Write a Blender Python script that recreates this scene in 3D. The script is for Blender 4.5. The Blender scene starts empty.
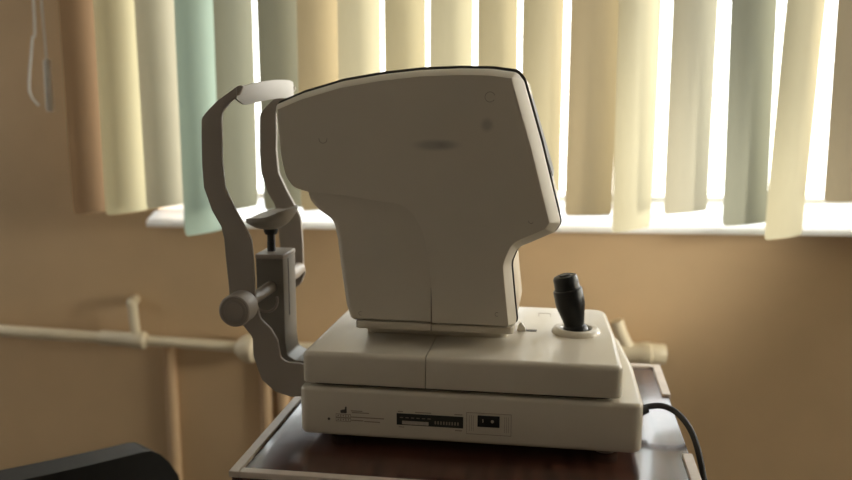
import bpy, bmesh, math, random
from mathutils import Vector, Matrix
random.seed(4)
R = math.radians
scn = bpy.context.scene
COL = scn.collection
TZ = 0.75                       # table-top height
ROT = R(-4.0)                   # table and instrument are turned slightly from the wall

# ------------------------------------------------------------------ materials
def mat(name, col, rough=0.5, metal=0.0, noise=0.0, nscale=20.0, bump=0.0, bscale=200.0, coat=0.0, spec=0.5):
    m = bpy.data.materials.new(name); m.use_nodes = True
    nt = m.node_tree; b = nt.nodes['Principled BSDF']
    b.inputs['Base Color'].default_value = (*col, 1)
    b.inputs['Roughness'].default_value = rough
    b.inputs['Metallic'].default_value = metal
    b.inputs['Specular IOR Level'].default_value = spec
    if coat:
        b.inputs['Coat Weight'].default_value = coat; b.inputs['Coat Roughness'].default_value = 0.08
    tc = nt.nodes.new('ShaderNodeTexCoord')
    n = nt.nodes.new('ShaderNodeTexNoise'); n.inputs['Scale'].default_value = nscale; n.inputs['Detail'].default_value = 4
    nt.links.new(tc.outputs['Object'], n.inputs['Vector'])
    rp = nt.nodes.new('ShaderNodeValToRGB')
    a = 1 - noise; c = 1 + noise
    rp.color_ramp.elements[0].position = 0.3; rp.color_ramp.elements[1].position = 0.7
    rp.color_ramp.elements[0].color = (col[0]*a, col[1]*a, col[2]*a, 1)
    rp.color_ramp.elements[1].color = (min(1, col[0]*c), min(1, col[1]*c), min(1, col[2]*c), 1)
    nt.links.new(n.outputs['Fac'], rp.inputs['Fac']); nt.links.new(rp.outputs['Color'], b.inputs['Base Color'])
    if bump:
        n2 = nt.nodes.new('ShaderNodeTexNoise'); n2.inputs['Scale'].default_value = bscale; n2.inputs['Detail'].default_value = 3
        nt.links.new(tc.outputs['Object'], n2.inputs['Vector'])
        bp = nt.nodes.new('ShaderNodeBump'); bp.inputs['Strength'].default_value = bump; bp.inputs['Distance'].default_value = 0.002
        nt.links.new(n2.outputs['Fac'], bp.inputs['Height']); nt.links.new(bp.outputs['Normal'], b.inputs['Normal'])
    return m

CREAM = (0.58, 0.525, 0.43)
M = {}
M['cream'] = mat('cream_plastic', CREAM, 0.27, noise=0.02, bump=0.05, bscale=900)
M['cream_dark'] = mat('cream_plastic_darker', (0.56, 0.50, 0.40), 0.42, noise=0.02)  # slightly darker, rougher cream than the main plastic
M['band'] = mat('pale_grey_pad', (0.35, 0.325, 0.285), 0.5, noise=0.03)
M['frame'] = mat('grey_beige_paint', (0.31, 0.268, 0.225), 0.42, noise=0.03)
M['pale'] = mat('pale_plastic', (0.80, 0.77, 0.70), 0.35, noise=0.02)
M['grey'] = mat('grey_metal_paint', (0.165, 0.148, 0.122), 0.4, noise=0.04)
M['knob'] = mat('taupe_knob_plastic', (0.27, 0.23, 0.195), 0.45, noise=0.03)
M['gasket'] = mat('dark_gasket_and_gap_shadow', (0.035, 0.032, 0.028), 0.55, noise=0.05)
M['black'] = mat('black_plastic', (0.006, 0.006, 0.006), 0.35, noise=0.05, spec=0.3)
M['rubber'] = mat('black_rubber', (0.018, 0.017, 0.017), 0.55, noise=0.1)
M['ink'] = mat('printed_ink', (0.06, 0.05, 0.045), 0.6)
M['faint'] = mat('faint_ink', (0.26, 0.215, 0.17), 0.6)
M['sticker'] = mat('grey_sticker', (0.42, 0.37, 0.31), 0.6, noise=0.12, nscale=300)
M['label'] = mat('dark_label', (0.012, 0.012, 0.008), 0.45)
M['chrome'] = mat('brushed_steel', (0.6, 0.6, 0.6), 0.25, metal=1.0)
M['trim'] = mat('beige_edge_strip', (0.55, 0.47, 0.40), 0.4, noise=0.06, nscale=60)
M['pipe'] = mat('cream_painted_pipe', (0.74, 0.64, 0.46), 0.4, noise=0.05)
M['sill'] = mat('white_sill_paint', (0.93, 0.93, 0.91), 0.35, noise=0.02)
_b = M['sill'].node_tree.nodes['Principled BSDF']; _b.inputs['Subsurface Weight'].default_value = 1.0; _b.inputs['Subsurface Radius'].default_value = (.05, .05, .047); _b.inputs['Subsurface Scale'].default_value = 1.0  # deep scattering put in to imitate window glare spilling over the front
M['white'] = mat('white_paint', (0.8, 0.8, 0.78), 0.4, noise=0.02)
M['wall'] = mat('peach_wall_paint', (0.64, 0.455, 0.265), 0.55, noise=0.07, nscale=5, bump=0.35, bscale=14)
M['wall_far'] = mat('umber_wall_paint', (0.52, 0.50, 0.475), 0.7, noise=0.05, nscale=5)
M['wall_chase'] = mat('peach_painted_pipe', (0.64, 0.45, 0.27), 0.45, noise=0.05, nscale=6)
M['ceiling'] = mat('white_ceiling_paint', (0.66, 0.65, 0.63), 0.8, noise=0.02)
M['floor'] = mat('brown_linoleum', (0.12, 0.09, 0.07), 0.45, noise=0.2, nscale=8)
M['leather'] = mat('black_leatherette', (0.016, 0.017, 0.016), 0.5, noise=0.15, nscale=30, bump=0.2, bscale=300)
M['cordm'] = mat('white_cord', (0.75, 0.72, 0.66), 0.5)
M['ledge'] = mat('pale_stone', (0.7, 0.7, 0.66), 0.8, noise=0.1)

def wood():
    m = bpy.data.materials.new('red_brown_wood'); m.use_nodes = True
    nt = m.node_tree; b = nt.nodes['Principled BSDF']
    tc = nt.nodes.new('ShaderNodeTexCoord'); mp = nt.nodes.new('ShaderNodeMapping')
    mp.inputs['Scale'].default_value = (1.0, 0.12, 1.0); mp.inputs['Rotation'].default_value = (0, 0, R(-6))
    nt.links.new(tc.outputs['Object'], mp.inputs['Vector'])
    w = nt.nodes.new('ShaderNodeTexWave'); w.inputs['Scale'].default_value = 14; w.inputs['Distortion'].default_value = 7
    w.inputs['Detail'].default_value = 4; w.inputs['Detail Scale'].default_value = 2.2
    nt.links.new(mp.outputs['Vector'], w.inputs['Vector'])
    n = nt.nodes.new('ShaderNodeTexNoise'); n.inputs['Scale'].default_value = 90; n.inputs['Detail'].default_value = 5
    nt.links.new(mp.outputs['Vector'], n.inputs['Vector'])
    mx = nt.nodes.new('ShaderNodeMath'); mx.operation = 'MULTIPLY_ADD'; mx.inputs[1].default_value = 0.45
    nt.links.new(n.outputs['Fac'], mx.inputs[0]); nt.links.new(w.outputs['Fac'], mx.inputs[2])
    rp = nt.nodes.new('ShaderNodeValToRGB')
    rp.color_ramp.elements[0].position = 0.15; rp.color_ramp.elements[0].color = (0.028, 0.012, 0.009, 1)
    rp.color_ramp.elements[1].position = 1.1 if False else 1.0; rp.color_ramp.elements[1].color = (0.085, 0.034, 0.023, 1)
    nt.links.new(mx.outputs[0], rp.inputs['Fac']); nt.links.new(rp.outputs['Color'], b.inputs['Base Color'])
    b.inputs['Roughness'].default_value = 0.22
    b.inputs['Coat Weight'].default_value = 0.4; b.inputs['Coat Roughness'].default_value = 0.07
    return m
M['wood'] = wood()

def panel_mat():
    """cream plastic with two worn, smudged marks where the maker's lettering was"""
    m = mat('cream_panel_with_faded_marks', CREAM, 0.36, noise=0.015, bump=0.05, bscale=900)
    nt = m.node_tree; b = nt.nodes['Principled BSDF']
    src = b.inputs['Base Color'].links[0].from_socket
    tc = nt.nodes.new('ShaderNodeTexCoord')
    prev = src
    for (cx, cz, sx, sz, strength) in ((0.154, 1.1050-TZ, 0.024, 0.0068, 0.42), (0.170, 1.1055-TZ, 0.016, 0.006, 0.25), (0.2156, 1.1286-TZ, 0.0075, 0.008, 0.38)):
        mp = nt.nodes.new('ShaderNodeMapping'); mp.vector_type = 'POINT'
        mp.inputs['Location'].default_value = (-cx/sx, 0, -cz/sz); mp.inputs['Scale'].default_value = (1/sx, 0, 1/sz)
        nt.links.new(tc.outputs['Object'], mp.inputs['Vector'])
        ln = nt.nodes.new('ShaderNodeVectorMath'); ln.operation = 'LENGTH'
        nt.links.new(mp.outputs['Vector'], ln.inputs[0])
        mr = nt.nodes.new('ShaderNodeMapRange'); mr.interpolation_type = 'SMOOTHSTEP'
        mr.inputs['From Min'].default_value = 0.3; mr.inputs['From Max'].default_value = 1.3
        mr.inputs['To Min'].default_value = strength; mr.inputs['To Max'].default_value = 0
        nt.links.new(ln.outputs['Value'], mr.inputs['Value'])
        mx = nt.nodes.new('ShaderNodeMix'); mx.data_type = 'RGBA'
        mx.inputs['B'].default_value = (0.12, 0.10, 0.10, 1)
        nt.links.new(mr.outputs['Result'], mx.inputs['Factor']); nt.links.new(prev, mx.inputs['A'])
        prev = mx.outputs['Result']
    nt.links.new(prev, b.inputs['Base Color'])
    return m
M['panel'] = panel_mat()

def fabric(name, col, tr=0.35):
    m = bpy.data.materials.new(name); m.use_nodes = True
    nt = m.node_tree
    for n in list(nt.nodes): nt.nodes.remove(n)
    out = nt.nodes.new('ShaderNodeOutputMaterial')
    d = nt.nodes.new('ShaderNodeBsdfDiffuse'); t = nt.nodes.new('ShaderNodeBsdfTranslucent')
    mx = nt.nodes.new('ShaderNodeMixShader'); mx.inputs[0].default_value = tr
    tc = nt.nodes.new('ShaderNodeTexCoord'); mp = nt.nodes.new('ShaderNodeMapping'); mp.inputs['Scale'].default_value = (60, 60, 6)
    nz = nt.nodes.new('ShaderNodeTexNoise'); nz.inputs['Scale'].default_value = 6; nz.inputs['Detail'].default_value = 3
    nt.links.new(tc.outputs['Object'], mp.inputs['Vector']); nt.links.new(mp.outputs['Vector'], nz.inputs['Vector'])
    rp = nt.nodes.new('ShaderNodeValToRGB')
    rp.color_ramp.elements[0].color = (col[0]*.94, col[1]*.94, col[2]*.94, 1); rp.color_ramp.elements[1].color = (min(1, col[0]*1.05), min(1, col[1]*1.05), min(1, col[2]*1.05), 1)
    nt.links.new(nz.outputs['Fac'], rp.inputs['Fac'])
    for s in (d, t): nt.links.new(rp.outputs['Color'], s.inputs['Color'])
    nt.links.new(d.outputs[0], mx.inputs[1]); nt.links.new(t.outputs[0], mx.inputs[2]); nt.links.new(mx.outputs[0], out.inputs['Surface'])
    return m

def glass():
    m = bpy.data.materials.new('window_glass'); m.use_nodes = True
    nt = m.node_tree
    for n in list(nt.nodes): nt.nodes.remove(n)
    out = nt.nodes.new('ShaderNodeOutputMaterial'); t = nt.nodes.new('ShaderNodeBsdfTransparent'); g = nt.nodes.new('ShaderNodeBsdfGlossy')
    g.inputs['Roughness'].default_value = 0.02
    mx = nt.nodes.new('ShaderNodeMixShader'); mx.inputs[0].default_value = 0.05
    nt.links.new(t.outputs[0], mx.inputs[1]); nt.links.new(g.outputs[0], mx.inputs[2]); nt.links.new(mx.outputs[0], out.inputs['Surface'])
    return m
M['glass'] = glass()

# ------------------------------------------------------------------ mesh helpers
def link(name, bm, m, parent=None, off=(0, 0, 0), smooth=True, sharp=35):
    bmesh.ops.recalc_face_normals(bm, faces=bm.faces[:])
    if off != (0, 0, 0): bmesh.ops.translate(bm, vec=off, verts=bm.verts[:])
    me = bpy.data.meshes.new(name); bm.to_mesh(me); bm.free()
    flat = me.attributes.get('flatcap')
    if smooth:
        me.polygons.foreach_set('use_smooth', [True]*len(me.polygons))
        me.set_sharp_from_angle(angle=R(sharp))
        for p in me.polygons:                        # end caps of the solids stay flat
            if len(p.vertices) > 8:
                p.use_smooth = False
        caps = {k for p in me.polygons if len(p.vertices) > 8 for k in p.edge_keys}
        for e in me.edges:
            if e.key in caps: e.use_edge_sharp = True
    else:
        me.polygons.foreach_set('use_smooth', [False]*len(me.polygons))
    me.materials.append(m)
    o = bpy.data.objects.new(name, me); COL.objects.link(o)
    if parent: o.parent = parent
    return o

def empty(name, loc, rz=0.0):
    o = bpy.data.objects.new(name, None); COL.objects.link(o); o.location = loc; o.rotation_euler = (0, 0, rz)
    o.empty_display_size = 0.05
    return o

def tag(o, label=None, cat=None, group=None, kind=None):
    if label: o['label'] = label
    if cat: o['category'] = cat
    if group: o['group'] = group
    if kind: o['kind'] = kind
    return o

def rings2d(verts, radii, d, w=None, seg=5):
    """outline offset inward by d*w(edge) with every corner filleted; same point count for every d"""
    n = len(verts); V = [Vector(v) for v in verts]
    area = sum(V[i].x*V[(i+1) % n].y - V[(i+1) % n].x*V[i].y for i in range(n))
    if area < 0:
        V = V[::-1]; radii = radii[::-1]
        if w: w = [w[(n-2-i) % n] for i in range(n)]
    if not w: w = [1.0]*n
    dirs = [(V[(i+1) % n]-V[i]).normalized() for i in range(n)]
    nor = [Vector((-e.y, e.x)) for e in dirs]      # inward for counter-clockwise
    P = []
    for i in range(n):
        a, b = (i-1) % n, i
        da, db = d*w[a], d*w[b]
        cr = dirs[a].x*dirs[b].y - dirs[a].y*dirs[b].x
        pa = V[i]+nor[a]*da; pb = V[i]+nor[b]*db
        if abs(cr) < 0.02: P.append((pa+pb)/2)
        else:
            t = ((pb.x-pa.x)*dirs[b].y-(pb.y-pa.y)*dirs[b].x)/cr
            P.append(pa+dirs[a]*t)
    out = []
    for i in range(n):
        p = P[i]; q = P[(i-1) % n]; s = P[(i+1) % n]
        e0 = (p-q); e1 = (s-p); l0, l1 = e0.length, e1.length
        if l0 < 1e-7 or l1 < 1e-7:
            out += [p.copy() for _ in range(seg+1)]; continue
        e0 /= l0; e1 /= l1
        cr = e0.x*e1.y-e0.y*e1.x
        ang = math.atan2(cr, max(-1, min(1, e0.dot(e1))))
        wd = d*(w[(i-1) % n]+w[i])/2
        r = max(radii[i]-wd, 0.0005) if ang > 0 else radii[i]+max(wd, -radii[i]*.9)
        t = min(r*math.tan(abs(ang)/2), l0*.48, l1*.48)
        a = p-e0*t; b = p+e1*t
        for k in range(seg+1):
            u = k/seg                                # quadratic fillet
            out.append(a*(1-u)**2+p*2*u*(1-u)+b*u**2)
    return out

def prism(bm, verts, radii, h0, h1, b0=0.0, b1=0.0, mp=None, w=None, seg=5, bs=5, d0=None, d1=None, chamfer=False):
    """solid from an outline; b0/b1 = round-over at the h0 and h1 ends (d0/d1: its depth along h)"""
    if isinstance(radii, (int, float)): radii = [radii]*len(verts)
    radii = list(radii)
    mp = mp or (lambda u, v, h: (u, v, h))
    sg = 1 if h1 > h0 else -1
    d0 = b0 if d0 is None else d0; d1 = b1 if d1 is None else d1
    lv = []
    if b0 > 0 and chamfer:
        e = min(.0012, b0*.2)
        lv += [(h0, b0), (h0+sg*e*.12, b0-e*.35), (h0+sg*e*.5, b0-e*.8), (h0+sg*d0*.5, b0*.47), (h0+sg*(d0-e*.8), e*.45), (h0+sg*(d0-e*.1), e*.08), (h0+sg*(d0+e*.6), 0)]
    elif b0 > 0:
        for k in range(bs+1):
            a = math.pi/2*k/bs
            lv.append((h0+sg*d0*(1-math.sin(a)), b0*(1-math.cos(a))) if False else (h0+sg*d0*(1-math.cos(a)), b0*(1-math.sin(a))))
    else: lv.append((h0, 0))
    if b1 > 0:
        for k in range(bs, -1, -1):
            a = math.pi/2*k/bs
            lv.append((h1-sg*d1*(1-math.cos(a)), b1*(1-math.sin(a))))
    else: lv.append((h1, 0))
    prev = None
    for (h, ins) in lv:
        pts = rings2d(verts, radii, ins, w, seg)
        ring = [bm.verts.new(mp(p.x, p.y, h)) for p in pts]
        if prev:
            for i in range(len(ring)):
                j = (i+1) % len(ring)
                bm.faces.new((prev[i], prev[j], ring[j], ring[i]))
        else: bm.faces.new(ring[::-1])
        prev = ring
    bm.faces.new(prev)
    bmesh.ops.remove_doubles(bm, verts=bm.verts[:], dist=1e-6)
    return bm

XZ = lambda u, v, h: (u, h, v)           # outline in x-z, extruded along y
YZ = lambda u, v, h: (h, u, v)

def box(bm, x0, x1, y0, y1, z0, z1, b=0.0, r=None):
    r = b if r is None else r
    return prism(bm, [(x0, y0), (x1, y0), (x1, y1), (x0, y1)], max(r, .0002), z0, z1, b, b, seg=3 if r > .004 else 2, bs=3)

def lathe(bm, prof, o=(0, 0, 0), ax=(0, 0, 1), n=40, cap=True, flute=None):
    """prof: (radius, distance along axis)"""
    ax = Vector(ax).normalized(); o = Vector(o)
    q = ax.to_track_quat('Z', 'Y'); X = q @ Vector((1, 0, 0)); Y = q @ Vector((0, 1, 0))
    prev = None
    for k, (r, s) in enumerate(prof):
        ring = []
        for i in range(n):
            a = 2*math.pi*i/n
            rr = r*(1-flute*(i % 2)) if flute and 1 < k < len(prof)-2 else r
            ring.append(bm.verts.new(o+ax*s+X*(rr*math.cos(a))+Y*(rr*math.sin(a))))
        if prev:
            for i in range(n): bm.faces.new((prev[i], prev[(i+1) % n], ring[(i+1) % n], ring[i]))
        elif cap: bm.faces.new(ring[::-1])
        prev = ring
    if cap: bm.faces.new(prev)
    return bm

def catmull(P, n=8):
    P = [Vector(p) for p in P]; out = []
    for i in range(len(P)-1):
        p0 = P[max(i-1, 0)]; p1 = P[i]; p2 = P[i+1]; p3 = P[min(i+2, len(P)-1)]
        for k in range(n):
            t = k/n
            out.append(0.5*((2*p1)+(p2-p0)*t+(2*p0-5*p1+4*p2-p3)*t*t+(3*p1-p0-3*p2+p3)*t**3))
    out.append(P[-1]); return out

def tube(bm, pts, r, n=12):
    pts = [Vector(p) for p in pts]; prev = None; up = Vector((0.13, 0.21, 0.97))
    for i, p in enumerate(pts):
        t = (pts[min(i+1, len(pts)-1)]-pts[max(i-1, 0)]).normalized()
        a = up-t*up.dot(t)
        if a.length < .05: a = Vector((1, 0, 0))-t*t.x
        a.normalize(); b = t.cross(a); up = a
        ring = [bm.verts.new(p+(a*math.cos(2*math.pi*k/n)+b*math.sin(2*math.pi*k/n))*r) for k in range(n)]
        if prev:
            for k in range(n): bm.faces.new((prev[k], prev[(k+1) % n], ring[(k+1) % n], ring[k]))
        else: bm.faces.new(ring[::-1])
        prev = ring
    bm.faces.new(prev); return bm

def grid_solid(bm, fn, nu, nv, thick):
    """closed shell from fn(u,v) -> (point, normal)"""
    top = []; bot = []
    for i in range(nu+1):
        ra = []; rb = []
        for j in range(nv+1):
            p, n = fn(i/nu, j/nv); p = Vector(p); n = Vector(n).normalized()
            ra.append(bm.verts.new(p+n*thick/2)); rb.append(bm.verts.new(p-n*thick/2))
        top.append(ra); bot.append(rb)
    for i in range(nu):
        for j in range(nv):
            bm.faces.new((top[i][j], top[i+1][j], top[i+1][j+1], top[i][j+1]))
            bm.faces.new((bot[i][j], bot[i][j+1], bot[i+1][j+1], bot[i+1][j]))
    for i in range(nu):
        bm.faces.new((top[i][0], bot[i][0], bot[i+1][0], top[i+1][0])); bm.faces.new((top[i][nv], top[i+1][nv], bot[i+1][nv], bot[i][nv]))
    for j in range(nv):
        bm.faces.new((top[0][j], top[0][j+1], bot[0][j+1], bot[0][j])); bm.faces.new((top[nu][j], bot[nu][j], bot[nu][j+1], top[nu][j+1]))
    return bm
B = bmesh.new

# ------------------------------------------------------------------ the room
WX0, WX1, WY0, WY1, CZ = -1.7, 2.4, -2.6, 0.70, 2.7
WT = 0.2
OX0, OX1, OZ0, OZ1 = -0.45, 1.50, 0.932, 2.12       # window opening in the back wall
def pane_wall(name, axis, pos, t, a0, a1, o, wm='wall_far'):
    """wall slab with one rectangular opening o=(a0,a1,z0,z1), pieces in one mesh"""
    bm = B()
    segs = [(a0, o[0], 0, CZ), (o[1], a1, 0, CZ), (o[0], o[1], 0, o[2]), (o[0], o[1], o[3], CZ)] if o else [(a0, a1, 0, CZ)]
    for (p, q, z0, z1) in segs:
        if axis == 'y': box(bm, p, q, pos, pos+t, z0, z1)
        else: box(bm, pos, pos+t, p, q, z0, z1)
    return tag(link(name, bm, M[wm], smooth=False), kind='structure')
pane_wall('wall_back', 'y', WY1, WT, WX0, WX1, (OX0, OX1, OZ0, OZ1), 'wall')
RO = (-0.10, 0.60, 0.95, 2.2)
pane_wall('wall_right', 'x', WX1, WT, WY0-WT, WY1+WT, RO)
LO = (0.20, 0.62, 0.95, 2.2)  # opening added out of view for the left fill lamp
pane_wall('wall_left', 'x', WX0-WT, WT, WY0-WT, WY1+WT, LO)
pane_wall('wall_front', 'y', WY0-WT, WT, WX0, WX1, None)
bm = B(); box(bm, WX0-WT, WX1+WT, WY0-WT, WY1+WT, -0.1, 0); tag(link('floor', bm, M['floor'], smooth=False), kind='structure')
bm = B(); box(bm, WX0-WT, WX1+WT, WY0-WT, WY1+WT, CZ, CZ+.1); tag(link('ceiling', bm, M['ceiling'], smooth=False), kind='structure')
bm = B(); box(bm, WX0, WX1, WY1-.014, WY1, 0, 0.08, .003); tag(link('baseboard_back', bm, M['white'], smooth=False), kind='structure')

def window(name, axis, pos, a0, a1, z0, z1, mull):
    fr = .05; d = .05
    bm = B()
    def bb(p, q, u, v):
        if axis == 'y': box(bm, p, q, pos, pos+d, u, v, .004)
        else: box(bm, pos, pos+d, p, q, u, v, .004)
    bb(a0, a0+fr, z0, z1); bb(a1-fr, a1, z0, z1); bb(a0+fr, a1-fr, z0, z0+fr*.5); bb(a0+fr, a1-fr, z1-fr, z1)
    for m_ in mull: bb(m_-.03, m_+.03, z0+fr*.5, z1-fr)
    w = tag(link(name, bm, M['white']), kind='structure')
    bm = B()
    if axis == 'y': box(bm, a0+fr*.8, a1-fr*.8, pos+.022, pos+.026, z0+.02, z1-fr*.8)
    else: box(bm, pos+.022, pos+.026, a0+fr*.8, a1-fr*.8, z0+.02, z1-fr*.8)
    link('pane', bm, M['glass'], w, smooth=False)
    return w
window('window_1', 'y', WY1+.12, OX0, OX1, OZ0, OZ1, [0.52])
window('window_2', 'x', WX1+.12, RO[0], RO[1], RO[2], RO[3], [])
window('added_left_window', 'x', WX0-.17, LO[0], LO[1], LO[2], LO[3], [])  # unseen window, added to go with the left wall fill
# window sill: a painted board let into the opening, standing proud of the wall
bm = B()
prism(bm, [(.653, .906), (.653, .9165), (.660, .9215), (WY1, .9335), (WY1, .906)], [.002, .004, .006, .0005, .0005], -0.458, 1.54, .003, .003, mp=YZ)
prism(bm, [(WY1-.001, .9065), (WY1-.001, .9333), (WY1+.13, .9475), (WY1+.13, .9065)], .0005, OX0, OX1, mp=YZ)
tag(link('trim_1', bm, M['sill']), kind='structure')

# ------------------------------------------------------------------ pipes on the back wall
def pipe_tube(bm, pts, r): return tube(bm, pts, r, 20)
pr = empty('heating_pipe', (-0.28, .66, 0.664))
tag(pr, 'cream painted heating pipe running along the peach wall, ending in a wide coupling', 'pipe')
OFF = (0.28, -.66, -0.664)
bm = B(); pipe_tube(bm, [(-1.69, .66, .724), (-0.78, .66, .6856), (-.62, .66, .6785)], .0118); pipe_tube(bm, [(-.63, .66, .679), (-.276, .66, .6635)], .0108)
pipe_tube(bm, [(-.276, .66, .6635), (.3, .66, .668), (.49, .66, .670)], .0112)
link('pipe_run', bm, M['pipe'], pr, OFF)
bm = B(); lathe(bm, [(.0125, -.075), (.0145, -.07), (.0145, -.01), (.0175, -.004), (.0175, .02), (.0125, .026)], (-.497, .66, .6735), (1, 0, -.044), 24)
link('tee_fitting', bm, M['pipe'], pr, OFF)
bm = B(); pipe_tube(bm, catmull([(-.4935, .66, .6735), (-.4955, .66, .70), (-.4975, .66, .738), (-.500, .663, .746), (-.506, .674, .7475), (-.508, .70, .7475)], 5), .0098)
link('branch_pipe', bm, M['pipe'], pr, OFF)
bm = B(); lathe(bm, [(.012, -.018), (.017, -.013), (.026, .0), (.029, .006), (.029, .018), (.024, .024), (.024, .045), (.0125, .05)], (-.270, .66, .6615), (1, 0, 0), 28)
link('coupling', bm, M['pipe'], pr, OFF)
bm = B(); lathe(bm, [(.0125, -.06), (.0205, -.055), (.0205, .012), (.023, .016), (.023, .030), (.0205, .033), (.019, .058), (.0175, .060)], (.497, .66, .671), (1, 0, 0), 28)
pipe_tube(bm, catmull([(.497, .66, .672), (.482, .66, .688), (.470, .66, .712), (.462, .66, .735)], 5), .013)
link('end_valve', bm, M['pipe'], pr, OFF)
for nm, x, r, lab in (('riser_pipe', -.440, .0125, 'thin peach-painted vertical pipe on the wall below the short pipe stub'),
                      ('riser_pipe', -.238, .013, 'peach-painted vertical pipe directly below the wide coupling, left of its twin'),
                      ('riser_pipe', -.203, .012, 'peach-painted vertical pipe partly hidden behind the table edge, right of its twin')):
    bm = B(); tube(bm, [(0, 0, 0), (0, 0, .3), (0, 0, .652)], r, 18)
    o = link(nm, bm, M['wall_chase']); o.location = (x, .6935, 0); tag(o, lab, 'pipe', 'vertical pipes painted like the wall')

# ------------------------------------------------------------------ vertical blind
FAB = {
 'brown': fabric('tan_brown_fabric', (0.24, 0.155, 0.088), .24),
 'yellow': fabric('cream_yellow_fabric', (0.52, 0.475, 0.335), .17),
 'beige': fabric('pale_beige_fabric', (0.48, 0.445, 0.345), .15),
 'green': fabric('sage_green_fabric', (0.28, 0.35, 0.29), .28),
 'olive': fabric('grey_green_fabric', (0.31, 0.31, 0.245), .15),
 'tan': fabric('warm_tan_fabric', (0.40, 0.32, 0.195), .20),
 'butter': fabric('butter_yellow_fabric', (0.50, 0.45, 0.285), .26),
 'ecru': fabric('ecru_fabric', (0.37, 0.335, 0.25), .26),
 'moss': fabric('moss_grey_fabric', (0.19, 0.185, 0.135), .15),
 'umber': fabric('umber_fabric', (0.40, 0.33, 0.22), .13),
 'sand': fabric('sand_fabric', (0.42, 0.367, 0.24), .15),
}
BY = .600; HZ = 2.28
bm = B(); box(bm, -.64, 1.54, BY-.022, BY+.022, HZ, HZ+.04, .004); box(bm, -.62, 1.52, BY+.022, WY1, HZ+.01, HZ+.03)
vb = empty('vertical_blind', (0, 0, 0))
tag(vb, 'vertical fabric blind of cream, tan and sage green slats hanging before the bright window', 'blind')
link('headrail', bm, M['white'], vb)
# left-edge x, angle, bottom z, fabric, sway (top shift per metre), label
SL = [
 (-0.5549, 65, 0.090, .941, 'brown', .00, 'dark brown slat at the left end of the blind, in front of bare wall'),
 (-0.4906, 63, 0.100, .942, 'butter', .00, 'cream yellow slat second from the left end, next to the dark brown one'),
 (-0.4135, 65, 0.100, .955, 'ecru', .00, 'pale beige slat ending just above the left end of the white sill'),
 (-0.3413, 63, 0.100, .905, 'green', .00, 'long sage green slat hanging past the sill, left of the chin rest frame'),
 (-0.2730, 63, 0.100, .952, 'moss', .00, 'grey-green slat with a white glowing right edge, seen through the chin rest frame'),
 (-0.1961, 46, 0.090, .953, 'moss', .00, 'dark olive grey slat above the forehead band of the instrument'),
 (-0.1248, 45, 0.090, .952, 'tan', .00, 'warm tan slat just right of the dark olive grey one'),
 (-0.0529, 49, 0.100, .953, 'yellow', .00, 'pale yellow slat above the sloping front of the instrument head, next to the tan one'),
 (0.0312, 48, 0.100, .954, 'sand', .00, 'sand coloured slat above the left of the instrument head top, between two paler ones'),
 (0.1092, 43, 0.100, .955, 'yellow', .00, 'light yellow slat above the middle of the instrument head top'),
 (0.1921, 45, 0.100, .956, 'sand', .00, 'sand slat above the upper right corner of the instrument head'),
 (0.2708, 41, 0.100, .951, 'sand', .00, 'sand slat immediately right of the instrument head, its bottom partly behind it'),
 (0.3523, 14, 0.090, .947, 'tan', .00, 'plain tan slat with rounded bottom corners above the joystick'),
 (0.4322, 44, 0.112, .922, 'yellow', .00, 'cream slat hanging lower than its tan left neighbour, right of the joystick'),
 (0.5232, 36, 0.112, .954, 'beige', -.008, 'pale beige-grey slat with a wide bright gap on both sides'),
 (0.6225, 30, 0.106, .934, 'olive', -.014, 'grey-green slat at the right with its bottom touching the yellow slat'),
 (0.7035, 38, 0.112, .911, 'yellow', .026, 'leaning yellow slat overlapping the sill, the lowest hanging on the right'),
 (0.7991, 14, 0.100, .977, 'umber', -.008, 'brownish tan slat cut off by the right edge of the picture, hanging short'),
 (0.885, 38, .104, .95, 'sand', .00, None),
 (0.973, 38, .104, .95, 'yellow', .00, None),
 (1.061, 38, .104, .95, 'beige', .00, None),
 (1.149, 38, .104, .95, 'olive', .00, None),
 (1.237, 38, .104, .95, 'yellow', .00, None),
 (1.325, 38, .104, .95, 'tan', .00, None),
 (1.413, 38, .104, .95, 'sand', .00, None),
]
SW = .088
for (xl, ang, W, zb, fk, sway, lab) in SL:
    bm = B(); ca, sa = math.cos(R(ang)), math.sin(R(ang))
    nu = 10; rows = [zb, zb+.0035, zb+.012, zb+.1, zb+.35, zb+.7, HZ-.02]
    prev = None
    for k, z in enumerate(rows):
        ins = (.006, .0016, 0)[k] if k < 3 else 0
        ring = []
        for i in range(nu+1):
            u = ins+(W-2*ins)*i/nu
            s = (u/W-.5)*2
            bow = -.006*(1-s*s)                       # gentle convex bow towards the room
            wob = .002*math.sin(z*5+xl*30)
            x = u*ca-(bow+wob)*sa; y = u*sa+(bow+wob)*ca
            ring.append(bm.verts.new((x-W*ca/2+sway*(z-1.12), y-W*sa/2, z-HZ)))
        if prev:
            for i in range(nu): bm.faces.new((prev[i], prev[i+1], ring[i+1], ring[i]))
        prev = ring
    # top hanger tab
    for s in (-1,):
        a = [bm.verts.new((x, 0, zz)) for x, zz in ((-.008+sway*1.1, -.03), (.008+sway*1.1, -.03), (.008+sway*1.1, .003), (-.008+sway*1.1, .003))]
        bm.faces.new(a)
    o = link('slat', bm, FAB[fk], vb); o.location = (xl+W*ca/2, BY, HZ); 
    if lab: o['label'] = lab
bm = B(); tube(bm, catmull([(-.610, BY-.03, HZ+.005), (-.609, BY-.03, 1.9), (-.608, BY-.03, 1.334), (-.616, BY-.03, 1.26), (-.628, BY-.03, 1.185), (-.626, BY-.03, 1.160), (-.613, BY-.03, 1.143)], 6), .0024, 8)
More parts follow.
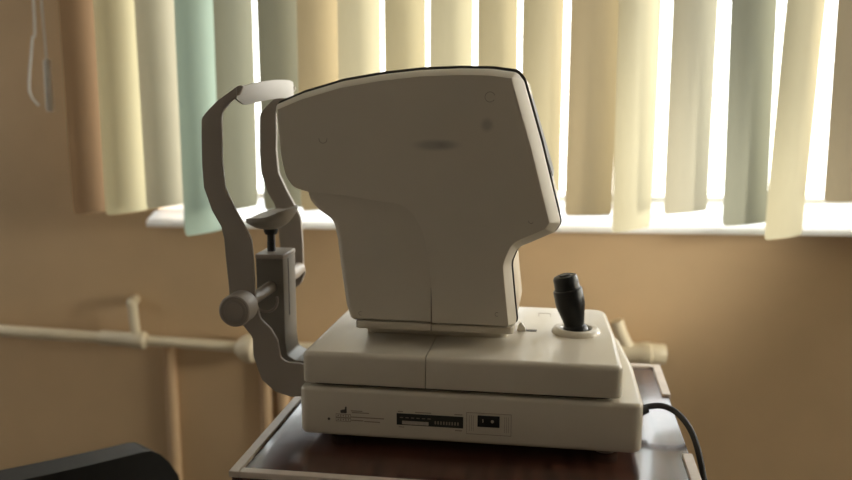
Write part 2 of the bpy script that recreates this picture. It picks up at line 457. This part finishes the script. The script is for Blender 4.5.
tube(bm, [(-.604, BY-.02, HZ+.005), (-.603, BY-.02, 1.6), (-.597, BY-.02, 1.226)], .0018, 8)
pc = link('pull_cord', bm, M['cordm'], vb)
bm = B(); lathe(bm, [(.003, 0), (.0065, -.004), (.0075, -.09), (.0055, -.096)], (-.597, BY-.02, 1.228), (0, 0, 1), 16)
link('cord_weight', bm, M['pale'], pc)

# ------------------------------------------------------------------ table
tb = empty('instrument_table', (0, 0, 0), ROT)
tag(tb, 'small red-brown wood table with beige raised edge strips under the instrument', 'table')
X0, X1, Y0, Y1 = -.052, .458, -.091, .367
bm = B(); box(bm, X0+.001, X1-.001, Y0+.001, Y1-.001, TZ-.022, TZ, .001); link('tabletop', bm, M['wood'], tb)
tw, th = .0105, .0035
def strip(x0, x1, y0, y1):
    bm = B(); box(bm, x0, x1, y0, y1, TZ-.004, TZ+th, .0012, .0012); link('edge_strip', bm, M['trim'], tb)
strip(X0-.0015, X0+tw, Y0-.0015, Y1+.0015); strip(X0+tw, X1-tw, Y0-.0015, Y0+tw); strip(X0+tw, X1-tw, Y1-tw, Y1+.0015)
strip(X1-tw, X1+.0015, .234, Y1+.0015); strip(X1-tw, X1+.0015, Y0-.0015, .035)
bm = B(); box(bm, X0+.04, X1-.04, Y0+.04, Y1-.04, TZ-.062, TZ-.022, .003); link('under_frame', bm, M['grey'], tb)
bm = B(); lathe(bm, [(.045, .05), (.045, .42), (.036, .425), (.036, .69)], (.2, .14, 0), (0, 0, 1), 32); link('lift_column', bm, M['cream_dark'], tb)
for dx, dy in ((1, 1), (1, -1), (-1, 1), (-1, -1)):
    bm = B(); a = math.atan2(dy*.2, dx*.26)
    prism(bm, [(0, .05), (.05, .085), (.3, .062), (.3, .045), (.0, .03)], .004, -.022, .022, .004, .004, mp=lambda u, v, h, a=a: (.2+u*math.cos(a)-h*math.sin(a), .14+u*math.sin(a)+h*math.cos(a), v))
    leg = link('foot_arm', bm, M['cream_dark'], tb)
    bm = B(); lathe(bm, [(.012, 0), (.024, .003), (.024, .042), (.012, .047)], (.2+.285*math.cos(a), .14+.285*math.sin(a), 0), (0, 0, 1), 20); link('foot_pad', bm, M['rubber'], leg)

# ------------------------------------------------------------------ the instrument
dv = empty('autorefractor', (0, 0, TZ), ROT)
tag(dv, 'cream eye examination instrument with joystick and chin rest standing on the wooden table', 'medical instrument')
DO = (0, 0, -TZ)
def part(name, bm, m, parent=dv, **k): return link(name, bm, m, parent, DO, **k)

# base -------------------------------------------------------------
BX0, BX1, BY1 = 0.0, .3995, .285
bm = B()
prism(bm, [(BX0, 0), (BX1, 0), (BX1-.001, .14), (BX1-.012, BY1), (BX0+.004, BY1)], [.011, .014, .12, .03, .02], .762, .8215, .007, .0055)
base = part('base', bm, M['cream'])
bm = B(); prism(bm, [(.012, .013), (.366, .013), (.358, .255), (.016, .255)], .012, .8205, .828, 0, 0); part('gap_shadow_block', bm, M['gasket'], base)  # dark filler block: the gap's shadow is put into its colour
for fx, fy in ((.042, .045), (.36, .04), (.04, .25), (.35, .25)):
    bm = B(); lathe(bm, [(.013, 0), (.015, .002), (.015, .0125)], (fx, fy, TZ), (0, 0, 1), 24); part('rubber_foot', bm, M['grey'], base)
# writing and controls on the front face (flat marks on the y=0 face)
def flat(bm, x0, x1, z0, z1, t=.0005, y=0.0): box(bm, x0, x1, y-t, y+.0004, z0, z1)
bm = B(); flat(bm, .1180, .1965, .7815, .7955, .0006); part('rating_label', bm, M['label'], base, smooth=False)
bm = B(); flat(bm, .1245, .1560, .7826, .7868, .0010); part('rating_sticker', bm, M['sticker'], base, smooth=False)
bm = B()
for k in range(9): flat(bm, .163+k*.0033, .1648+k*.0033, .7848, .7885, .0010)
for k in range(6): flat(bm, .122+k*.0065, .126+k*.0065, .7903, .7912, .0010)
part('label_lettering', bm, M['faint'], base, smooth=False)
bm = B()
for q in ((.1195, .1255, .7972, .7984), (.140, .159, .7972, .7982), (.186, .1955, .7972, .7984), (.187, .195, .7778, .7790), (.1205, .127, .7784, .7792)):
    bm = B(); flat(bm, *q); part('label_caption', bm, M['faint'], base, smooth=False)
bm = B()
for x0, x1, z in ((.063, .077, .7945), (.064, .085, .7925), (.063, .103, .7868), (.063, .078, .7828), (.079, .098, .7822)): flat(bm, x0, x1, z, z+.0011)
part('small_print', bm, M['faint'], base, smooth=False)
# manufacturer's symbol: a little factory with a chimney
bm = B(); prism(bm, [(.0505, .7918), (.0580, .7918), (.0580, .7998), (.0562, .7998), (.0557, .7958), (.0542, .7968), (.0540, .7953), (.0524, .7963), (.0522, .7950), (.0505, .7957)], .0001, -.0006, .0004, mp=XZ, seg=1)
part('maker_symbol', bm, M['ink'], base, smooth=False)
bm = B()
for r_ in range(2):
    for c in range(3):
        cx, cz = .0475+c*.0062, .7835+r_*.0048
        for (a, b_, c_, d_) in ((-.0029, .0029, -.0023, -.0018), (-.0029, .0029, .0018, .0023), (-.0029, -.0024, -.0018, .0018), (.0024, .0029, -.0018, .0018)): flat(bm, cx+a, cx+b_, cz+c_, cz+d_)
        flat(bm, cx-.0008, cx+.0008, cz-.0008, cz+.0008)
part('symbol_grid', bm, M['faint'], base, smooth=False)
bm = B(); lathe(bm, [(.0016, 0), (.0016, .0008)], (.0362, .0004, .7835), (0, -1, 0), 14); part('screw', bm, M['ink'], base)
bm = B()
for (x0, x1, z0, z1) in ((.2000, .2520, .8010, .8016), (.2000, .2520, .7752, .7758), (.2000, .2006, .7758, .8010), (.2514, .2520, .7758, .8010)): flat(bm, x0, x1, z0, z1)
for k in range(3):
    flat(bm, .2035+k*.0022, .2040+k*.0022, .779, .798); flat(bm, .2440+k*.0022, .2445+k*.0022, .779, .798)
part('switch_surround', bm, M['faint'], base, smooth=False)
bm = B(); box(bm, .2130, .2385, -.0012, .002, .7848, .7985, .0005); sw = part('power_switch', bm, M['black'], base)
bm = B(); flat(bm, .2188, .2198, .7905, .7945, .0016); lathe(bm, [(.0018, 0), (.0018, .0004)], (.2302, -.0012, .7922), (0, -1, 0), 14)
part('switch_lettering', bm, M['sticker'], base, smooth=False)

# moving body on the base ------------------------------------------
BT = .8635
SX = .1516
bm = B(); prism(bm, [(.003, .0035), (SX-.0004, .0035), (SX-.0004, .265), (.007, .262)], [.010, .0008, .0008, .02], .8255, BT, .002, .0065, w=[1, .06, 1, 1]); part('body_cover', bm, M['cream'])
bm = B(); prism(bm, [(SX+.0004, .0035), (.3755, .0035), (.3750, .12), (.368, .265), (SX+.0004, .265)], [.0008, .012, .10, .022, .0008], .8255, BT, .002, .0065, w=[1, 1, 1, 1, .06]); body = part('body_cover', bm, M['cream'])
# joystick
J = Vector((.3252, .1395, BT)); JA = Vector((-.215, 0, .975)).normalized()
bm = B(); lathe(bm, [(.0312, -.001), (.0310, .0015), (.0285, .0052), (.0250, .0066), (.0205, .0060), (.0185, .0035), (.018, -.001)], J, (0, 0, 1), 48, cap=False); jc = part('joystick', bm, M['cream'])
bm = B(); lathe(bm, [(.0189, 0), (.0189, .0012)], J+Vector((0, 0, -.0005)), (0, 0, 1), 32); part('joystick_well', bm, M['gasket'], jc)
bm = B(); lathe(bm, [(.0165, .0005), (.0162, .004), (.014, .0085), (.010, .0118), (.005, .0133)], J, (0, 0, 1), 32); part('joystick_ball', bm, M['black'], jc)
bm = B(); lathe(bm, [(.0110, .005), (.0126, .009), (.0134, .014), (.0156, .024), (.0178, .033), (.0186, .037), (.0188, .043), (.0186, .0560), (.0176, .0575), (.0166, .0580), (.0166, .0590), (.0160, .0600), (.0158, .066), (.0156, .0715), (.0142, .0745), (.0112, .0755), (.0100, .0748)], J, JA, 36); part('joystick_grip', bm, M['black'], jc)
bm = B(); lathe(bm, [(.0072, .073), (.0072, .0762), (.0062, .0770), (.0045, .0768)], J, JA, 28); part('joystick_button', bm, M['rubber'], jc)
# lock lever with its slot and an outlined cover beside it
bm = B(); box(bm, .2585, .2755, .133, .141, BT-.0004, BT+.0005); sl = part('lever_slot', bm, M['ink'], body, smooth=False)
bm = B(); prism(bm, [(.2500, .0), (.2620, .0), (.2590, .007), (.2555, .0110), (.2525, .0095)], .0012, .1325, .1395, .001, .001, mp=lambda u, v, h: (u, h, BT+v)); part('lock_lever', bm, M['pale'], body)
bm = B()
for (x0, x1, y0, y1) in ((.2755, .2925, .2270, .2282), (.2755, .2765, .2100, .2270), (.2915, .2925, .2100, .2270)): box(bm, x0, x1, y0, y1, BT-.0003, BT+.0003)
part('cover_outline', bm, M['faint'], body, smooth=False)

# support between body and head
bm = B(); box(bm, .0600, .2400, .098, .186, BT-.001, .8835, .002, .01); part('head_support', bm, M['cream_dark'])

# measuring head ---------------------------------------------------
HY0, HY1 = .050, .232
HA = [(-.0398, 1.1507), (-.0051, 1.1647), (.0436, 1.1785), (.0912, 1.1863), (.138, 1.1912), (.1841, 1.1927), (.2190, 1.192), (.2480, 1.1880), (.2560, 1.1780),
      (.2774, 1.1075), (.3020, 1.0150), (.2950, 1.0040), (.2520, .9840), (.2446, .9649), (.2488, .9242), (.2529, .8900)]
HRA = [.006, .05, .1, .1, .1, .1, .1, .010, .010, .06, .009, .009, .016, .02, .05, .006]
HL = [(.1510, .8900), (.1495, .9327), (.1462, .9752), (.1378, 1.0062), (.1271, 1.0239), (.1151, 1.0332), (.0838, 1.0373), (.0473, 1.0426), (-.0007, 1.0465), (-.0167, 1.0511), (-.0299, 1.0689), (-.0365, 1.0976)]
HRL = [.001, .05, .05, .04, .03, .03, .05, .05, .03, .02, .03, .05]
edge_w = [.6, .62, .64, .64, .64, .64, .64, .7, 1.0, 1.0, 1.0, .8, .7, .7, .7] + [.2] + [.16]*10 + [.35, .5]
head_poly = HA+HL
bm = B(); prism(bm, head_poly, HRA+HRL, HY0, HY0+.024, .0125, 0, mp=XZ, w=edge_w, d0=.0145, chamfer=True)
head = part('measuring_head', bm, M['panel'])
full = HA[:-1]+[(.2529, .8900), (.0530, .8900), (.0493, .8930), (.0446, .9085), (.0380, .9593), (.0348, .9900), (.0302, 1.013), (.0143, 1.0236), (.0022, 1.0355), (-.0012, 1.0465), (-.0167, 1.0511), (-.0299, 1.0689), (-.0365, 1.0976)]
fr = HRA[:-1]+[.006, .004, .004, .03, .05, .03, .02, .02, .02, .004, .02, .03, .05]
cx, cz = .12, 1.06
grow = rings2d(full, fr, -.0016)
bm = B(); prism(bm, full, fr, HY0+.0235, HY0+.0300, 0, 0, mp=lambda u, v, h: (u+(.0018 if u > .2 else -.0006), h, v+(.0034 if v > 1.1 else 0)))
part('gasket', bm, M['gasket'], head)
bm = B(); prism(bm, full, fr, HY0+.0295, HY1, 0, .011, mp=XZ); part('far_shell', bm, M['cream'], head)
# lower-left column panel, set back a little from the head panel
cb = [(-.0012, 1.0520), (.0022, 1.0355), (.0143, 1.0236), (.0302, 1.013), (.0348, .990), (.0380, .9593), (.0446, .9085), (.0493, .8920), (.0540, .8900), (.1560, .8900), (.1560, .98), (.1300, 1.036), (.0473, 1.052)]
bm = B(); prism(bm, cb, [.01, .02, .02, .02, .04, .05, .05, .006, .004, .001, .01, .02, .02], HY0+.0060, HY0+.024, .006, 0, mp=XZ, d0=.006, w=[.2, 1, 1, 1, 1, 1, 1, 1, .5, .05, .05, .05, .05]); part('column_panel', bm, M['cream'], head)
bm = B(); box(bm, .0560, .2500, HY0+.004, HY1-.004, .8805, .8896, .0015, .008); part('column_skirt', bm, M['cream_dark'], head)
bm = B(); box(bm, .1504, .1512, HY0+.0015, HY0+.006, .8815, .9350); part('panel_seam', bm, M['faint'], head, smooth=False)
# operator's display on the sloping rear face
p0, p1 = Vector((.2555, 1.1625)), Vector((.2873, 1.0600)); dd = (p1-p0).normalized(); nn = Vector((-dd.y, dd.x)); nn = nn if nn.x > 0 else -nn
q = [p0-nn*.004, p1-nn*.004, p1+nn*.0052, p0+nn*.0052]
bm = B(); prism(bm, [tuple(v) for v in q], .001, HY0+.034, HY1-.020, .0015, .0015, mp=XZ); part('display', bm, M['grey'], head)
q = [p0+dd*.006+nn*.004, p1-dd*.006+nn*.004, p1-dd*.006+nn*.0060, p0+dd*.006+nn*.0060]
bm = B(); prism(bm, [tuple(v) for v in q], .0003, HY0+.042, HY1-.028, mp=XZ); part('screen_glass', bm, M['black'], head)
bm = B(); p2 = p1+dd*.020+nn*.0; prism(bm, [tuple(p2-nn*.003), tuple(p2+dd*.016-nn*.003), tuple(p2+dd*.016+nn*.0035), tuple(p2+nn*.0035)], .0015, HY0+.05, HY1-.05, .001, .001, mp=XZ); part('control_key', bm, M['pale'], head)
# small screw covers on the panel
def ringmark(x, z, r, y, a0=0, a1=360):
    bm = B(); n = 28; prev = None
    for i in range(n+1):
        a = R(a0+(a1-a0)*i/n); c, s = math.cos(a), math.sin(a)
        v = [bm.verts.new((x+c*rr, y+yy, z+s*rr)) for rr, yy in ((r-.0006, .0004), (r-.0006, -.0003), (r, -.0003), (r, .0004))]
        if prev:
            for k in range(4): bm.faces.new((prev[k], prev[(k+1) % 4], v[(k+1) % 4], v[k]))
        prev = v
    part('screw_cover', bm, M['faint'], head)
ringmark(.0217, 1.1111, .0052, HY0, 170, 370); ringmark(.2187, 1.1602, .0060, HY0, 20, 330); ringmark(.2679, 1.0185, .0030, HY0, 170, 330)
ringmark(.2302, .9060, .0026, HY0, 60, 300); ringmark(.0630, .8990, .0026, HY0+.0060, 60, 300)
# measuring window on the patient's side
bm = B(); lathe(bm, [(.030, 0), (.030, .004), (.026, .006), (.024, .004)], (-.0295, .141, 1.108), (-1, 0, .08), 36); ms = part('eyepiece', bm, M['gasket'], head)

# chin rest and forehead frame -------------------------------------
FY0, FY1, FT = .0375, .2425, .0052
LR = [.012]*34+[.012, .012, .002, .002, .004]+[.012]*4
LEG = [(-.1238, 1.1353), (-.1249, 1.1116), (-.1257, 1.0793), (-.1246, 1.0522), (-.1154, 1.0242), (-.1045, 1.0048), (-.1016, .9908), (-.1004, .9652), (-.0985, .9387), (-.0971, .9135), (-.0896, .891), (-.0797, .88), (-.0698, .8676), (-.0694, .8433), (-.06, .814), (-.043, .7993), (-.0224, .7933), (.0005, .7960), (.0005, .8373), (-.0258, .8377), (-.0345, .8425), (-.0378, .8653), (-.0462, .8801), (-.0587, .8915), (-.062, .9073), (-.0646, .9211), (-.0645, .9436), (-.0653, .9663), (-.0665, .9888), (-.0714, 1.0002), (-.0849, 1.0248), (-.0978, 1.0526), (-.1002, 1.0856), (-.0990, 1.1118), (-.0986, 1.1366), (-.0965, 1.1437), (-.0867, 1.1542), (-.0745, 1.1632), (-.0690, 1.1735), (-.0760, 1.1738), (-.0879, 1.1659), (-.1028, 1.156), (-.1145, 1.1452)]
bm = B(); prism(bm, LEG, LR, FY0, FY0+FT, .0012, .0012, mp=XZ, seg=3, bs=2)
far = [(x, z) for (x, z) in LEG if z > .905]
i0 = far.index((-.0971, .9135))
far[i0+1:i0+1] = [(-.0950, .8960), (-.0860, .8860), (-.0760, .8850), (-.0680, .8930)]
bm2 = B(); prism(bm2, far, .012, FY1-FT, FY1, .0012, .0012, mp=XZ, seg=3, bs=2)
me_ = bpy.data.meshes.new('t'); bm2.to_mesh(me_); bm2.free(); bm.from_mesh(me_); bpy.data.meshes.remove(me_)
box(bm, -.020, .0005, FY0+.001, FY1-.001, .7980, .8140, .002, .003)
frame = part('face_frame', bm, M['frame'])
# forehead band: runs between the two legs and bows towards the instrument
def band(u, v):
    a = u*2-1                                            # -1 near leg, +1 far leg
    y = .140+a*(.1025-.0005)
    sh = 1-abs(a)**2.3
    x = -.0800+.0245*sh
    zc = 1.1590+.0110*sh
    e = 1e-3
    dx = .0245*(-2.3*abs(a)**1.3*(1 if a > 0 else -1)); n = Vector((.102, -dx, 0))
    ek = max(0, (abs(a)-.86)/.14)
    zz = zc+.0116-(1-v)*.0232*(1-.45*ek**1.5)
    return (x, y, zz), n
bm = B(); grid_solid(bm, band, 40, 3, .004); part('forehead_rest', bm, M['band'], frame, sharp=50)
# height-adjust post and the bracket that joins it to the base
PX0, PX1, PY0, PY1 = -.0905, -.0535, .114, .166
bm = B()
prism(bm, [(PX0, .9520), (PX0, .830), (PX0+.012, .808), (-.040, .797), (.0005, .795), (.0005, .8150), (-.040, .8155), (PX1+.002, .822), (PX1, .840), (PX1, .9520)], [.001, .01, .01, .01, .002, .002, .008, .008, .008, .001], PY0, PY1, .0012, .0012, mp=XZ)
post = part('chin_rest_post', bm, M['grey'])
bm = B(); box(bm, PX0-.001, PX1+.001, PY0-.001, PY1+.001, .9515, .9575, .0015, .003); part('post_cap', bm, M['frame'], post)
bm = B(); box(bm, PX1-.0008, PX1+.0006, PY0+.020, PY0+.0225, .872, .949); part('post_slot', bm, M['gasket'], post, smooth=False)
bm = B(); lathe(bm, [(.0056, .955), (.0056, .9700), (.0052, .9705), (.0052, .990)], (-.0775, .14, 0), (0, 0, 1), 20); lathe(bm, [(.0075, .980), (.0095, .984), (.0095, .990)], (-.0775, .14, 0), (0, 0, 1), 24); stem = part('chin_rest_stem', bm, M['rubber'])
NR, NT = 9, 40
top = []; bot = []
for i in range(NR+1):
    r_ = i/NR; ra = []; rb = []
    for k in range(NT):
        th_ = 2*math.pi*k/NT; c_, s_ = math.cos(th_), math.sin(th_)
        ex = abs(c_)**.8*(1 if c_ > 0 else -1); ey = abs(s_)**.8*(1 if s_ > 0 else -1)
        rr = min(r_, .94+.06*(1-(1-max(0, (r_-.88)/.12))**2)) if r_ > .88 else r_
        x = -.0745+.0300*rr*ex; y = .14+.0480*rr*ey
        lift = (.0035+.0150*max(0, ex)**1.5+.006*abs(ey)**2)*r_**2.6
        tk = .0105*(1-.5*r_**3)
        z = .9985+lift
        ra.append(bm_c.verts.new((x, y, z)) if False else (x, y, z)); rb.append((x*.985+-.0745*.015, y*.985+.14*.015, z-tk))
    top.append(ra); bot.append(rb)
bm = B()
T = [[bm.verts.new(p) for p in ring] for ring in top[1:]]; U = [[bm.verts.new(p) for p in ring] for ring in bot[1:]]
tc_ = bm.verts.new(top[0][0]); uc_ = bm.verts.new(bot[0][0])
for k in range(NT):
    k2 = (k+1) % NT
    bm.faces.new((tc_, T[0][k], T[0][k2])); bm.faces.new((uc_, U[0][k2], U[0][k]))
    for i in range(NR-1):
        bm.faces.new((T[i][k], T[i+1][k], T[i+1][k2], T[i][k2])); bm.faces.new((U[i][k], U[i][k2], U[i+1][k2], U[i+1][k]))
    bm.faces.new((T[-1][k], U[-1][k], U[-1][k2], T[-1][k2]))
chin = part('chin_rest', bm, M['band'], sharp=60)
chin['label'] = 'pale grey chin cup'
bm = B(); box(bm, -.1010, -.0925, .112, .120, .9985, 1.0018, .0006); part('paper_pin', bm, M['ink'], chin)
# height knob and its cross shaft
K = (-.0712, 0, .9140)
bm = B(); lathe(bm, [(.0170, -.0150), (.0186, -.0138), (.0192, -.0120), (.0192, .0140), (.0180, .0160), (.0110, .0170)], K, (0, 1, 0), 96, flute=.03); knob = part('height_knob', bm, M['knob'])
bm = B(); lathe(bm, [(.0110, -.0149), (.0115, -.0160), (.0104, -.0167), (.004, -.0163)], K, (0, 1, 0), 36); part('knob_cap', bm, M['knob'], knob)
bm = B(); lathe(bm, [(.0142, -.0149), (.0148, -.0156), (.0154, -.0149)], K, (0, 1, 0), 40, cap=False); part('knob_rim', bm, M['faint'], knob)
bm = B(); lathe(bm, [(.0090, .0160), (.0078, .040), (.0078, .1145)], K, (0, 1, 0), 28); part('knob_shaft', bm, M['frame'], knob)
bm = B(); lathe(bm, [(.0085, .166), (.0105, .168), (.0105, .215), (.009, .238)], K, (0, 1, 0), 28); part('shaft_end', bm, M['frame'], knob)
bm = B()
for i in range(1): tube(bm, [(-.0645+.0155*math.cos(R(a)), .075, .9065+.0155*math.sin(R(a))) for a in range(170, 385, 8)], .0018, 8)
part('cable_loop', bm, M['frame'], knob)

# ------------------------------------------------------------------ power cable (table space)
pcb = empty('power_cable', (0, 0, TZ), ROT)
tag(pcb, 'black power cable leaving the instrument base and drooping over the table edge', 'cable')
bm = B(); tube(bm, catmull([(.4025, .1105, .770), (.413, .118, .7755), (.436, .120, .7775), (.456, .105, .7700), (.470, .080, .7490), (.478, .045, .7050), (.481, .02, .640), (.485, .015, .54), (.478, .02, .36), (.47, .03, .16), (.50, .06, .05), (.58, .10, .012), (.74, .16, .006)], 8), .0038, 12)
link('cable', bm, M['rubber'], pcb, DO)
bm = B(); lathe(bm, [(.0065, 0), (.0062, .004), (.0052, .016)], (.4012, .111, .7697), (.9, .4, .25), 18); link('strain_relief', bm, M['rubber'], pcb, DO)

# ------------------------------------------------------------------ chair
ca_ = R(36)
ch = empty('office_chair', (-.56, .32, 0), ca_)
tag(ch, 'black padded chair in the lower left corner, only its backrest top showing', 'chair')
bm = B()
def backrest(u, v):
    t = u*2-1; w = .225*(1-.10*v*v)
    ztop = .645-.016*t*t-.055*max(0, (abs(t)-.72)/.28)**2.2
    z = .36+(ztop-.36)*v
    y = -.235+.055*t*t-.035*(v-.3)*(v-.3)
    return (t*w, y, z), Vector((-.5*t, 1, .1))
grid_solid(bm, backrest, 28, 14, .040)
bmesh.ops.bevel(bm, geom=[e for e in bm.edges if len(e.link_faces) == 2 and e.calc_face_angle(0) > .9], offset=.017, segments=4, affect='EDGES')
link('backrest', bm, M['leather'], ch, sharp=60)
bm = B(); prism(bm, [(-.215, -.19), (.215, -.19), (.225, .18), (-.225, .18)], .06, .395, .455, .015, .022); link('seat', bm, M['leather'], ch)
bm = B(); tube(bm, catmull([(0, .02, .385), (0, -.15, .375), (0, -.235, .40), (0, -.262, .52)], 6), .016, 12); link('back_bracket', bm, M['rubber'], ch)
bm = B(); lathe(bm, [(.03, .07), (.03, .2), (.018, .205), (.018, .4)], (0, 0, 0), (0, 0, 1), 24); link('gas_column', bm, M['rubber'], ch)
for k in range(5):
    a = 2*math.pi*k/5+.3
    bm = B(); prism(bm, [(0, .075), (.03, .11), (.24, .075), (.24, .055), (.03, .06)], .004, -.018, .018, .004, .004, mp=lambda u, v, h, a=a: (u*math.cos(a)-h*math.sin(a), u*math.sin(a)+h*math.cos(a), v)); lg = link('star_leg', bm, M['rubber'], ch)
    bm = B(); lathe(bm, [(.018, -.02), (.026, -.016), (.026, .016), (.018, .02)], (.235*math.cos(a), .235*math.sin(a), .027), (-math.sin(a), math.cos(a), 0), 20); link('caster', bm, M['rubber'], lg)

# ------------------------------------------------------------------ light
w = bpy.data.worlds.new('overcast_day'); scn.world = w; w.use_nodes = True
nt = w.node_tree; bg = nt.nodes['Background']
tc = nt.nodes.new('ShaderNodeTexCoord'); sp = nt.nodes.new('ShaderNodeSeparateXYZ'); nt.links.new(tc.outputs['Generated'], sp.inputs[0])
rp = nt.nodes.new('ShaderNodeValToRGB'); nt.links.new(sp.outputs['Z'], rp.inputs['Fac'])
rp.color_ramp.elements[0].position = 0.0; rp.color_ramp.elements[0].color = (0.80, 0.80, 0.76, 1)
rp.color_ramp.elements[1].position = 0.5; rp.color_ramp.elements[1].color = (0.92, 0.98, 1.0, 1)
nt.links.new(rp.outputs['Color'], bg.inputs['Color']); bg.inputs['Strength'].default_value = 6.5

def area(name, loc, target, sx, sy, power, col, portal=False):
    l = bpy.data.lights.new(name, 'AREA'); l.shape = 'RECTANGLE'; l.size = sx; l.size_y = sy; l.energy = power; l.color = col
    if portal: l.cycles.is_portal = True
    o = bpy.data.objects.new(name, l); COL.objects.link(o); o.location = loc
    o.rotation_euler = (Vector(target)-Vector(loc)).to_track_quat('-Z', 'Y').to_euler()
    return o
area('window_portal', ((OX0+OX1)/2, WY1+.19, (OZ0+OZ1)/2), ((OX0+OX1)/2, 0, (OZ0+OZ1)/2), OX1-OX0, OZ1-OZ0, 1, (1, 1, 1), True)
area('side_window_daylight', (WX1+.35, (RO[0]+RO[1])/2, (RO[2]+RO[3])/2+.1), (0, (RO[0]+RO[1])/2+.1, 1.2), .72, 1.3, 25, (1.0, .89, .62))

area('left_wall_fill', (WX0-.35, .50, 1.68), (0, .50, 1.3), .36, 1.3, .3, (1.0, .86, .70))  # unseen lamp added to brighten the left part of the back wall
su = bpy.data.lights.new('hazy_sun', 'SUN'); su.energy = 7.0; su.angle = R(30); su.color = (1.0, .97, .90)
suo = bpy.data.objects.new('hazy_sun', su); COL.objects.link(suo); suo.location = (3, 3, 2.5)
suo.rotation_euler = Vector((-.86, -.50, -.22)).to_track_quat('-Z', 'Y').to_euler()
sl_ = bpy.data.lights.new('wall_fill_spot', 'SPOT'); sl_.energy = 30; sl_.color = (1.0, .95, .82); sl_.spot_size = R(58); sl_.spot_blend = 1.0; sl_.shadow_soft_size = .12  # unseen spot added in place of light bounced onto the wall
so = bpy.data.objects.new('wall_fill_spot', sl_); COL.objects.link(so); so.location = (1.2, .12, .98)
so.rotation_euler = (Vector((.06, .70, .88))-so.location).to_track_quat('-Z', 'Y').to_euler()
# ------------------------------------------------------------------ camera
cam = bpy.data.cameras.new('camera'); co = bpy.data.objects.new('camera', cam); COL.objects.link(co)
cam.sensor_width = 36; cam.lens = 36*851/852; cam.clip_start = .02
co.location = (0.23292, -0.94948, 1.16292)
co.rotation_euler = Vector((-0.08419576, 0.98210101, -0.16848938)).to_track_quat('-Z', 'Y').to_euler()
cam.dof.use_dof = True; cam.dof.focus_distance = 1.0; cam.dof.aperture_fstop = 2.8
scn.camera = co
scn.view_settings.view_transform = 'Standard'; scn.view_settings.look = 'None'; scn.view_settings.exposure = 0.0
scn.cycles.max_bounces = 10; scn.cycles.diffuse_bounces = 6; scn.cycles.transparent_max_bounces = 12
scn.cycles.sample_clamp_indirect = 6
